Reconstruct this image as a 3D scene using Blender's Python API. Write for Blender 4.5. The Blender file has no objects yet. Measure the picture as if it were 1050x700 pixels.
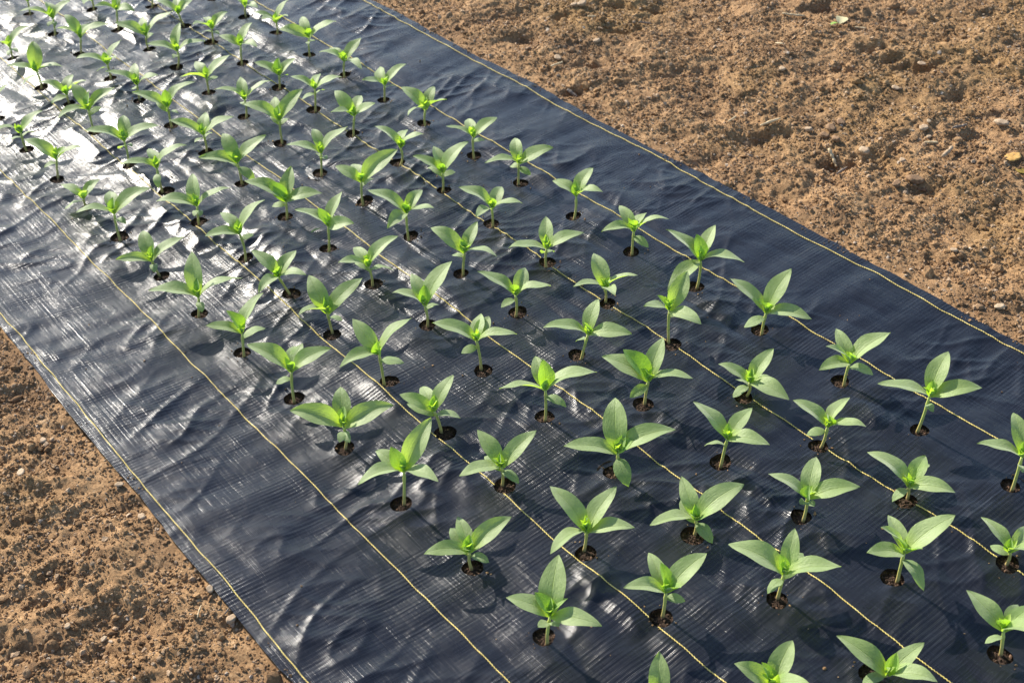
import bpy, math, random
import numpy as np

# ------------------------------------------------------------------ camera, sky, sun, exposure
S = bpy.context.scene
COL = S.collection
R3 = np.array([[0.77724081, -0.62660257, -0.05714839],
               [-0.43054497, -0.46341104, -0.77452],
               [0.45883303, 0.6265935, -0.62996256]])      # rows: right, down, forward
CAM = np.array([-0.72850768, -1.58721527, 2.00108117])
FPX = 1300.705                                             # focal length in pixels of the 1050 px wide photo
SUN_AZ, SUN_EL = 91.0, 30.5                                # azimuth counter-clockwise from +x

cd = bpy.data.cameras.new('camera')
cam = bpy.data.objects.new('camera', cd)
COL.objects.link(cam)
cd.sensor_width = 36.0
cd.lens = FPX * 36.0 / 1050.0
cd.clip_start = 0.05
cd.clip_end = 2000.0
from mathutils import Matrix, Vector
cam.matrix_world = Matrix(((R3[0][0], -R3[1][0], -R3[2][0], CAM[0]),
                           (R3[0][1], -R3[1][1], -R3[2][1], CAM[1]),
                           (R3[0][2], -R3[1][2], -R3[2][2], CAM[2]),
                           (0, 0, 0, 1)))
cd.dof.use_dof = True
cd.dof.focus_distance = 2.75
cd.dof.aperture_fstop = 7.0
S.camera = cam

W = bpy.data.worlds.new('World')
S.world = W
W.use_nodes = True
wn = W.node_tree
sky = wn.nodes.new('ShaderNodeTexSky')
sky.sky_type = 'NISHITA'
sky.sun_disc = False
sky.sun_elevation = math.radians(SUN_EL)
sky.sun_rotation = math.radians(90.0 - SUN_AZ)
sky.air_density = 1.0
sky.dust_density = 0.6
sky.ozone_density = 2.0
bg = wn.nodes['Background']
wn.links.new(sky.outputs[0], bg.inputs[0])
bg.inputs[1].default_value = 0.11

sl = bpy.data.lights.new('sun', 'SUN')
sl.energy = 4.7
sl.angle = math.radians(0.53)
sl.color = (1.0, 0.93, 0.82)
sun = bpy.data.objects.new('sun', sl)
COL.objects.link(sun)
_a, _e = math.radians(SUN_AZ), math.radians(SUN_EL)
SUN_DIR = Vector((math.cos(_e) * math.cos(_a), math.cos(_e) * math.sin(_a), math.sin(_e)))
sun.rotation_euler = SUN_DIR.to_track_quat('Z', 'Y').to_euler()
sun.location = (0, 6, 6)

S.view_settings.view_transform = 'Standard'
S.view_settings.look = 'None'
S.view_settings.exposure = 1.08
S.view_settings.gamma = 1.0
S.view_settings.use_curve_mapping = False

# ------------------------------------------------------------------ helpers
rng = np.random.default_rng(7)
random.seed(7)


def hash2(ix, iy, seed):
    h = (ix * 374761393 + iy * 668265263 + seed * 1442695041) & 0xFFFFFFFF
    h = ((h ^ (h >> 13)) * 1274126177) & 0xFFFFFFFF
    return h ^ (h >> 16)


def perlin(x, y, seed=0):
    x = np.asarray(x, float)
    y = np.asarray(y, float)
    x0 = np.floor(x).astype(np.int64)
    y0 = np.floor(y).astype(np.int64)
    fx, fy = x - x0, y - y0

    def gr(ix, iy, dx, dy):
        a = (hash2(ix, iy, seed) & 0xFFFF) * (2 * math.pi / 65536.0)
        return np.cos(a) * dx + np.sin(a) * dy
    u = fx * fx * fx * (fx * (fx * 6 - 15) + 10)
    v = fy * fy * fy * (fy * (fy * 6 - 15) + 10)
    n00 = gr(x0, y0, fx, fy)
    n10 = gr(x0 + 1, y0, fx - 1, fy)
    n01 = gr(x0, y0 + 1, fx, fy - 1)
    n11 = gr(x0 + 1, y0 + 1, fx - 1, fy - 1)
    a = n00 + u * (n10 - n00)
    b = n01 + u * (n11 - n01)
    return (a + v * (b - a)) * 1.5


def sstep(a, b, x):
    t = np.clip((x - a) / (b - a), 0, 1)
    return t * t * (3 - 2 * t)


def mesh_obj(name, verts, faces, mat, parent=None, smooth=True, uv=None, attrs=None):
    me = bpy.data.meshes.new(name)
    verts = np.asarray(verts, np.float32)
    faces = np.asarray(faces, np.int32)
    me.vertices.add(len(verts))
    me.vertices.foreach_set('co', verts.ravel())
    k = faces.shape[1]
    me.loops.add(faces.size)
    me.loops.foreach_set('vertex_index', faces.ravel())
    me.polygons.add(len(faces))
    me.polygons.foreach_set('loop_start', np.arange(0, faces.size, k, dtype=np.int32))
    me.polygons.foreach_set('loop_total', np.full(len(faces), k, np.int32))
    me.update(calc_edges=True)
    me.polygons.foreach_set('use_smooth', np.full(len(faces), bool(smooth)))
    if uv is not None:
        l = me.uv_layers.new(name='uv')
        l.data.foreach_set('uv', np.asarray(uv, np.float32)[faces.ravel()].ravel())
    for an, av in (attrs or {}).items():
        at = me.attributes.new(an, 'FLOAT', 'POINT')
        at.data.foreach_set('value', np.asarray(av, np.float32))
    me.materials.append(mat)
    me.validate()
    o = bpy.data.objects.new(name, me)
    COL.objects.link(o)
    if parent is not None:
        o.parent = parent
    return o


def tag(o, label=None, category=None, group=None, kind=None):
    for k, v in (('label', label), ('category', category), ('group', group), ('kind', kind)):
        if v:
            o[k] = v
    return o


def grid_faces(nx, ny):
    i = np.arange(nx - 1)
    j = np.arange(ny - 1)
    I, J = np.meshgrid(i, j)
    a = (J * nx + I).ravel()
    return np.c_[a, a + 1, a + nx + 1, a + nx]


def tube(pts, rad, n=8, cap=True):
    """Swept tube; pts (m,3), rad (m,) -> verts, quad faces."""
    pts = np.asarray(pts, float)
    rad = np.broadcast_to(np.asarray(rad, float), (len(pts),))
    T = np.gradient(pts, axis=0)
    T /= np.linalg.norm(T, axis=1)[:, None] + 1e-12
    ref = np.array([0, 0, 1.0]) if abs(T[0][2]) < 0.8 else np.array([1.0, 0, 0])
    A = np.cross(T, ref)
    A /= np.linalg.norm(A, axis=1)[:, None] + 1e-12
    B = np.cross(T, A)
    th = np.arange(n) * 2 * math.pi / n
    V = pts[:, None, :] + rad[:, None, None] * (np.cos(th)[None, :, None] * A[:, None, :] + np.sin(th)[None, :, None] * B[:, None, :])
    m = len(pts)
    V = V.reshape(-1, 3)
    F = []
    for i in range(m - 1):
        for k in range(n):
            F.append((i * n + k, i * n + (k + 1) % n, (i + 1) * n + (k + 1) % n, (i + 1) * n + k))
    if cap:
        c0, c1 = len(V), len(V) + 1
        V = np.vstack([V, pts[0], pts[-1]])
        for k in range(0, n, 2):
            F.append((c0, (k + 2) % n, (k + 1) % n, k))
            F.append((c1, (m - 1) * n + k, (m - 1) * n + (k + 1) % n, (m - 1) * n + (k + 2) % n))
    return V, np.array(F)


def ray(u, v):
    d = ((u - 525.0) / FPX) * R3[0] + ((v - 350.0) / FPX) * R3[1] + R3[2]
    return d / np.linalg.norm(d)


def soil_at(u, v):
    """the point of the soil surface seen at a photo pixel"""
    g = ground_at(u, v)
    for _ in range(6):
        g = ground_at(u, v, float(soil_h(g[0], g[1])))
    return g


def ground_at(u, v, z=0.0):
    d = ray(u, v)
    return CAM + d * ((z - CAM[2]) / d[2])


ICO_V = []
_p = (1 + 5 ** 0.5) / 2
for _q in ((-1, _p, 0), (1, _p, 0), (-1, -_p, 0), (1, -_p, 0), (0, -1, _p), (0, 1, _p), (0, -1, -_p), (0, 1, -_p),
           (_p, 0, -1), (_p, 0, 1), (-_p, 0, -1), (-_p, 0, 1)):
    ICO_V.append(_q)
ICO_V = np.array(ICO_V) / math.hypot(1, _p)
ICO_F = np.array([(0, 11, 5), (0, 5, 1), (0, 1, 7), (0, 7, 10), (0, 10, 11), (1, 5, 9), (5, 11, 4), (11, 10, 2), (10, 7, 6), (7, 1, 8),
                  (3, 9, 4), (3, 4, 2), (3, 2, 6), (3, 6, 8), (3, 8, 9), (4, 9, 5), (2, 4, 11), (6, 2, 10), (8, 6, 7), (9, 8, 1)])


def subdivide(V, F):
    V = [tuple(v) for v in V]
    cache = {}
    out = []

    def mid(a, b):
        k = (min(a, b), max(a, b))
        if k not in cache:
            m = (np.array(V[a]) + np.array(V[b])) / 2
            V.append(tuple(m / np.linalg.norm(m)))
            cache[k] = len(V) - 1
        return cache[k]
    for a, b, c in F:
        ab, bc, ca = mid(a, b), mid(b, c), mid(c, a)
        out += [(a, ab, ca), (b, bc, ab), (c, ca, bc), (ab, bc, ca)]
    return np.array(V), np.array(out)


ICO1_V, ICO1_F = subdivide(ICO_V, ICO_F)
ICO2_V, ICO2_F = subdivide(ICO1_V, ICO1_F)


def lumps(centres, radii, V0, F0, r, squash=0.75, rough=0.28):
    """Many irregular lumps in one vertex / triangle array."""
    n = len(centres)
    nv = len(V0)
    V = np.repeat(V0[None], n, 0) * (1 + rough * r.normal(size=(n, nv, 1)))
    sc = np.stack([r.uniform(0.75, 1.35, n), r.uniform(0.75, 1.35, n), squash * r.uniform(0.7, 1.25, n)], 1)
    V = V * sc[:, None, :]
    a, b, c = r.uniform(0, 2 * math.pi, (3, n))
    tilt = r.normal(0, 0.5, (2, n))

    def rot(V, ax, ang):
        i, j = [(1, 2), (2, 0), (0, 1)][ax]
        ca, sa = np.cos(ang)[:, None], np.sin(ang)[:, None]
        x, y = V[..., i].copy(), V[..., j].copy()
        V[..., i] = ca * x - sa * y
        V[..., j] = sa * x + ca * y
    rot(V, 2, a)
    rot(V, 0, tilt[0])
    rot(V, 1, tilt[1])
    V = V * np.asarray(radii)[:, None, None] + np.asarray(centres)[:, None, :]
    F = F0[None] + (np.arange(n) * nv)[:, None, None]
    return V.reshape(-1, 3), F.reshape(-1, 3), nv


# ------------------------------------------------------------------ materials
def new_mat(name):
    m = bpy.data.materials.new(name)
    m.use_nodes = True
    nt = m.node_tree
    b = nt.nodes['Principled BSDF']
    return m, nt, b


class NB:
    """Tiny node-building helper."""

    def __init__(self, nt):
        self.nt = nt

    def n(self, typ, **kw):
        nd = self.nt.nodes.new(typ)
        for k, v in kw.items():
            if k.startswith('i_'):
                key = k[2:]
                nd.inputs[int(key) if key.isdigit() else key].default_value = v
            else:
                setattr(nd, k, v)
        return nd

    def l(self, a, b):
        self.nt.links.new(a, b)

    def noise(self, vec, scale, detail=4, rough=0.6, dist=0.0):
        nd = self.n('ShaderNodeTexNoise')
        nd.inputs['Scale'].default_value = scale
        nd.inputs['Detail'].default_value = detail
        nd.inputs['Roughness'].default_value = rough
        nd.inputs['Distortion'].default_value = dist
        if vec is not None:
            self.l(vec, nd.inputs['Vector'])
        return nd.outputs['Fac']

    def mapping(self, vec, scale=(1, 1, 1), rot=(0, 0, 0), loc=(0, 0, 0)):
        nd = self.n('ShaderNodeMapping')
        nd.inputs['Scale'].default_value = scale
        nd.inputs['Rotation'].default_value = rot
        nd.inputs['Location'].default_value = loc
        self.l(vec, nd.inputs['Vector'])
        return nd.outputs[0]

    def math(self, op, a, b=None, clamp=False):
        nd = self.n('ShaderNodeMath', operation=op, use_clamp=clamp)
        for i, q in enumerate((a, b)):
            if q is None:
                continue
            if isinstance(q, (int, float)):
                nd.inputs[i].default_value = q
            else:
                self.l(q, nd.inputs[i])
        return nd.outputs[0]

    def ramp(self, fac, stops, interp='LINEAR'):
        nd = self.n('ShaderNodeValToRGB')
        cr = nd.color_ramp
        cr.interpolation = interp
        while len(cr.elements) < len(stops):
            cr.elements.new(0.5)
        for e, (p, c) in zip(cr.elements, stops):
            e.position = p
            e.color = (c, c, c, 1) if isinstance(c, (int, float)) else (*c, 1)
        self.l(fac, nd.inputs[0])
        return nd.outputs[0]

    def mix(self, fac, a, b, blend='MIX'):
        nd = self.n('ShaderNodeMix', data_type='RGBA', blend_type=blend)
        for q, s in ((fac, nd.inputs[0]), (a, nd.inputs[6]), (b, nd.inputs[7])):
            if isinstance(q, (int, float)):
                s.default_value = q
            elif isinstance(q, tuple):
                s.default_value = (*q, 1)
            else:
                self.l(q, s)
        return nd.outputs[2]

    def bump(self, h, dist, strength=1.0, normal=None):
        nd = self.n('ShaderNodeBump')
        nd.inputs['Strength'].default_value = strength
        nd.inputs['Distance'].default_value = dist
        self.l(h, nd.inputs['Height'])
        if normal is not None:
            self.l(normal, nd.inputs['Normal'])
        return nd.outputs[0]

    def attr(self, name):
        return self.n('ShaderNodeAttribute', attribute_name=name).outputs['Fac']

    def geo(self):
        return self.n('ShaderNodeNewGeometry').outputs['Position']


def soil_material(name, crumbs=False):
    m, nt, b = new_mat(name)
    k = NB(nt)
    pos = k.geo()
    big = k.noise(pos, 4.5, 6, 0.65)
    mid = k.noise(pos, 14.0, 5, 0.65)
    fine = k.noise(pos, 170.0, 4, 0.7)
    f = k.math('ADD', k.math('MULTIPLY', mid, 0.45), k.math('MULTIPLY', fine, 0.55))
    col = k.ramp(f, [(0.30, (0.085, 0.046, 0.020)), (0.45, (0.265, 0.150, 0.068)), (0.57, (0.425, 0.255, 0.12)), (0.70, (0.62, 0.43, 0.25))])
    # faint olive bloom of algae and rusty patches
    alg = k.ramp(k.noise(k.mapping(pos, loc=(3.1, 0.4, 0)), 1.6, 3, 0.5), [(0.52, 0.0), (0.68, 1.0)])
    col = k.mix(k.math('MULTIPLY', alg, 0.32), col, (0.27, 0.17, 0.045))
    damp = k.ramp(big, [(0.36, 1.0), (0.50, 0.0)])
    col = k.mix(k.math('MULTIPLY', damp, 0.45), col, (0.17, 0.095, 0.048))
    if crumbs:
        t = k.attr('tint')
        col = k.mix(k.ramp(t, [(0.0, 0.55), (0.5, 0.0)]), col, (0.15, 0.085, 0.042))
        col = k.mix(k.ramp(t, [(0.62, 0.0), (0.95, 0.75)]), col, (0.52, 0.38, 0.25))
        col = k.mix(k.ramp(t, [(0.982, 0.0), (0.992, 0.7)]), col, (0.62, 0.52, 0.40))
    k.l(col, b.inputs['Base Color'])
    b.inputs['Roughness'].default_value = 0.92
    b.inputs['Specular IOR Level'].default_value = 0.25
    h = k.math('ADD', k.noise(pos, 120.0, 6, 0.75), k.math('MULTIPLY', k.noise(pos, 420.0, 3, 0.7), 0.35))
    k.l(k.bump(h, 0.006, 1.0), b.inputs['Normal'])
    return m


M_SOIL = soil_material('field_soil')
M_CRUMB = soil_material('soil_crumb', True)


def fabric_material():
    m, nt, b = new_mat('woven_fabric')
    k = NB(nt)
    pos = k.geo()
    warp = k.noise(pos, 9.0, 3, 0.6)
    # ribs run across the roll (along x) and threads along it (along y)
    dy = k.math('MULTIPLY', k.math('SUBTRACT', warp, 0.5), 0.008)
    sep = k.n('ShaderNodeSeparateXYZ')
    k.l(pos, sep.inputs[0])
    yy = k.math('ADD', sep.outputs[1], dy)
    xx = k.math('ADD', sep.outputs[0], k.math('MULTIPLY', dy, 0.5))
    rib = k.math('SINE', k.math('MULTIPLY', yy, 2 * math.pi / 0.0100))
    rib2 = k.math('SINE', k.math('MULTIPLY', yy, 2 * math.pi / 0.0031))
    thr = k.math('SINE', k.math('MULTIPLY', xx, 2 * math.pi / 0.0035))
    fine = k.math('MULTIPLY', k.math('ADD', rib2, 1.0), k.math('ADD', thr, 1.0))
    st_x = k.noise(k.mapping(pos, (3.0, 120.0, 1)), 1.0, 3, 0.6)      # long straight ribs along x
    st_x2 = k.noise(k.mapping(pos, (14.0, 330.0, 1)), 1.0, 3, 0.6)
    st_y = k.noise(k.mapping(pos, (150.0, 2.4, 1)), 1.0, 3, 0.6)      # long straight threads along y
    st_y2 = k.noise(k.mapping(pos, (380.0, 9.0, 1)), 1.0, 3, 0.6)
    mx = k.ramp(k.noise(k.mapping(pos, (2.2, 3.2, 1)), 1.5, 3, 0.55), [(0.40, 0.12), (0.64, 1.0)])
    my = k.ramp(k.noise(k.mapping(pos, (3.2, 2.0, 1), loc=(4, 2, 0)), 1.5, 3, 0.55), [(0.40, 0.15), (0.60, 1.0)])
    h = k.math('MULTIPLY', k.math('ADD', k.math('MULTIPLY', st_x, 1.5), k.math('MULTIPLY', rib, 0.18)), mx)
    h = k.math('ADD', h, k.math('MULTIPLY', st_x2, 0.22))
    h = k.math('ADD', h, k.math('MULTIPLY', fine, 0.06))
    h = k.math('ADD', h, k.math('MULTIPLY', k.math('MULTIPLY', st_y, my), 1.3))
    h = k.math('ADD', h, k.math('MULTIPLY', st_y2, 0.22))
    nrm = k.bump(h, 0.0010, 1.0)
    puck = k.noise(k.mapping(pos, (34.0, 22.0, 1)), 1.0, 4, 0.6, 0.4)
    nrm = k.bump(puck, 0.0010, 1.0, nrm)
    k.l(nrm, b.inputs['Normal'])
    dust = k.ramp(k.noise(pos, 5.0, 5, 0.62), [(0.45, 0.0), (0.75, 1.0)])
    scuff = k.ramp(k.math('MULTIPLY', st_x2, k.math('ADD', st_y2, 0.25)), [(0.36, 0.0), (0.56, 1.0)])
    col = k.mix(k.math('MULTIPLY', dust, 0.22), (0.0068, 0.0074, 0.0115), (0.022, 0.022, 0.026))
    col = k.mix(k.math('MULTIPLY', scuff, 0.20), col, (0.06, 0.065, 0.08))
    k.l(col, b.inputs['Base Color'])
    rg = k.ramp(k.noise(pos, 11.0, 4, 0.6), [(0.3, 0.215), (0.7, 0.315)])
    k.l(rg, b.inputs['Roughness'])
    b.inputs['IOR'].default_value = 1.5
    b.inputs['Specular IOR Level'].default_value = 0.34
    return m


M_FABRIC = fabric_material()


def thread_material():
    m, nt, b = new_mat('yellow_thread')
    k = NB(nt)
    pos = k.geo()
    v = k.noise(pos, 60.0, 3, 0.6)
    v2 = k.noise(pos, 300.0, 2, 0.6)
    col = k.ramp(k.math('ADD', k.math('MULTIPLY', v, 0.6), k.math('MULTIPLY', v2, 0.4)),
                 [(0.30, (0.30, 0.22, 0.07)), (0.5, (0.66, 0.50, 0.13)), (0.7, (0.82, 0.69, 0.28))])
    k.l(col, b.inputs['Base Color'])
    b.inputs['Roughness'].default_value = 0.6
    return m


M_THREAD = thread_material()


def leaf_material(name, base, pale_tone, young):
    m, nt, b = new_mat(name)
    k = NB(nt)
    uvn = k.n('ShaderNodeUVMap', uv_map='uv')
    sep = k.n('ShaderNodeSeparateXYZ')
    k.l(uvn.outputs[0], sep.inputs[0])
    u, v = sep.outputs[0], sep.outputs[1]          # u across 0..1, v along 0..1
    oi = k.n('ShaderNodeObjectInfo')
    pos = k.geo()
    n1 = k.noise(pos, 60.0, 4, 0.6)
    n2 = k.noise(pos, 700.0, 2, 0.6)
    f = k.math('ADD', k.math('MULTIPLY', n1, 0.6), k.math('MULTIPLY', oi.outputs['Random'], 0.4))
    col = k.ramp(f, [(0.25, base), (0.75, pale_tone)])  # blade tone varies with noise and from leaf to leaf
    # leaf bases stay young, yellow green
    yb = k.ramp(v, [(0.02, 0.85), (0.34, 0.0)])
    col = k.mix(yb, col, young)
    d = k.math('ABSOLUTE', k.math('SUBTRACT', u, 0.5))
    mid = k.ramp(d, [(0.008, 1.0), (0.030, 0.0)])
    sv = k.math('ABSOLUTE', k.math('SUBTRACT', d, 0.22))
    side = k.ramp(sv, [(0.006, 1.0), (0.022, 0.0)])
    vein = k.math('ADD', k.math('MULTIPLY', mid, 0.8), k.math('MULTIPLY', side, 0.22), clamp=True)
    col = k.mix(k.math('MULTIPLY', vein, 0.35), col, young)
    mot = k.ramp(n2, [(0.35, 0.88), (0.65, 1.08)])
    col = k.mix(1.0, col, mot, 'MULTIPLY')
    k.l(col, b.inputs['Base Color'])
    b.inputs['Roughness'].default_value = 0.50
    b.inputs['Specular IOR Level'].default_value = 0.45
    b.inputs['Sheen Weight'].default_value = 0.5
    b.inputs['Sheen Roughness'].default_value = 0.5
    wr = k.noise(k.mapping(uvn.outputs[0], (9.0, 7.0, 1)), 2.0, 3, 0.6)
    h = k.math('SUBTRACT', k.math('MULTIPLY', wr, 0.9), k.math('MULTIPLY', vein, 0.55))
    nrm = k.bump(h, 0.0015, 0.9)
    k.l(nrm, b.inputs['Normal'])
    tr = k.n('ShaderNodeBsdfTranslucent')
    k.l(k.mix(1.0, col, (1.75, 1.9, 0.40), 'MULTIPLY'), tr.inputs[0])
    k.l(nrm, tr.inputs['Normal'])
    ms = k.n('ShaderNodeMixShader')
    ms.inputs[0].default_value = 0.42
    k.l(b.outputs[0], ms.inputs[1])
    k.l(tr.outputs[0], ms.inputs[2])
    k.l(ms.outputs[0], nt.nodes['Material Output'].inputs[0])
    return m


M_LEAF = leaf_material('leaf_green', (0.255, 0.36, 0.105), (0.37, 0.47, 0.19), (0.38, 0.51, 0.075))
M_SEEDLEAF = leaf_material('seed_leaf_green', (0.24, 0.35, 0.12), (0.34, 0.44, 0.185), (0.20, 0.30, 0.08))
M_MID = leaf_material('growing_leaf_green', (0.21, 0.35, 0.055), (0.29, 0.43, 0.09), (0.42, 0.56, 0.04))
M_YOUNG = leaf_material('young_leaf_green', (0.33, 0.47, 0.075), (0.41, 0.54, 0.10), (0.46, 0.56, 0.06))


def simple_material(name, c1, c2, scale, rough=0.7, bump=0.001, bscale=None):
    m, nt, b = new_mat(name)
    k = NB(nt)
    tc = k.n('ShaderNodeTexCoord')
    p = tc.outputs['Object']
    n = k.noise(p, scale, 4, 0.65)
    k.l(k.ramp(n, [(0.3, c1), (0.7, c2)]), b.inputs['Base Color'])
    b.inputs['Roughness'].default_value = rough
    b.inputs['Specular IOR Level'].default_value = 0.3
    k.l(k.bump(k.noise(p, bscale or scale * 2, 5, 0.7), bump, 1.0), b.inputs['Normal'])
    return m


def stem_material():
    m, nt, b = new_mat('stem_green')
    k = NB(nt)
    tc = k.n('ShaderNodeTexCoord')
    sep = k.n('ShaderNodeSeparateXYZ')
    k.l(tc.outputs['Object'], sep.inputs[0])
    n = k.noise(tc.outputs['Object'], 160.0, 3, 0.6)
    z = k.math('ADD', k.math('MULTIPLY', sep.outputs[2], 12.0), k.math('MULTIPLY', n, 0.25))
    col = k.ramp(z, [(0.05, (0.30, 0.20, 0.10)), (0.35, (0.46, 0.39, 0.13)), (0.8, (0.46, 0.50, 0.13))])
    k.l(col, b.inputs['Base Color'])
    b.inputs['Roughness'].default_value = 0.5
    b.inputs['Subsurface Weight'].default_value = 0.0
    k.l(k.bump(n, 0.0006, 1.0), b.inputs['Normal'])
    return m


M_STEM = stem_material()


def plug_material():
    m, nt, b = new_mat('potting_soil')
    k = NB(nt)
    pos = k.geo()
    f = k.math('ADD', k.math('MULTIPLY', k.noise(pos, 90.0, 4, 0.7), 0.5), k.math('MULTIPLY', k.noise(pos, 420.0, 3, 0.7), 0.5))
    col = k.ramp(f, [(0.32, (0.018, 0.011, 0.008)), (0.54, (0.062, 0.037, 0.023)), (0.68, (0.17, 0.10, 0.066)), (0.78, (0.40, 0.30, 0.22))])
    t = k.attr('tint')
    col = k.mix(k.ramp(t, [(0.55, 0.0), (1.0, 0.8)]), col, (0.26, 0.15, 0.095))
    k.l(col, b.inputs['Base Color'])
    b.inputs['Roughness'].default_value = 0.9
    b.inputs['Specular IOR Level'].default_value = 0.25
    k.l(k.bump(k.noise(pos, 260.0, 5, 0.75), 0.003, 1.0), b.inputs['Normal'])
    return m


M_PLUG = plug_material()
M_STRAW = simple_material('dry_straw', (0.42, 0.30, 0.15), (0.66, 0.52, 0.32), 90.0, 0.65, 0.0008)
M_TWIG = simple_material('grey_twig', (0.10, 0.075, 0.055), (0.26, 0.21, 0.165), 110.0, 0.8, 0.001)
M_STONE = simple_material('pale_stone', (0.27, 0.185, 0.11), (0.46, 0.34, 0.22), 70.0, 0.8, 0.0014, 220.0)
M_STONE_WHITE = simple_material('white_stone', (0.33, 0.235, 0.14), (0.52, 0.40, 0.265), 70.0, 0.75, 0.0012, 220.0)
M_STONE_BROWN = simple_material('brown_clod', (0.14, 0.082, 0.045), (0.30, 0.185, 0.10), 80.0, 0.9, 0.002, 200.0)
M_ORANGE = simple_material('orange_piece', (0.34, 0.18, 0.04), (0.62, 0.38, 0.12), 40.0, 0.8, 0.0014, 160.0)
M_MOSS = simple_material('olive_moss', (0.16, 0.115, 0.02), (0.30, 0.21, 0.04), 90.0, 0.9, 0.003, 260.0)
M_PETAL = simple_material('pale_seed_leaf', (0.52, 0.44, 0.22), (0.66, 0.57, 0.32), 80.0, 0.55, 0.0006)
M_SPROUT = simple_material('sprout_green', (0.12, 0.24, 0.03), (0.24, 0.38, 0.06), 120.0, 0.55, 0.0006)

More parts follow.
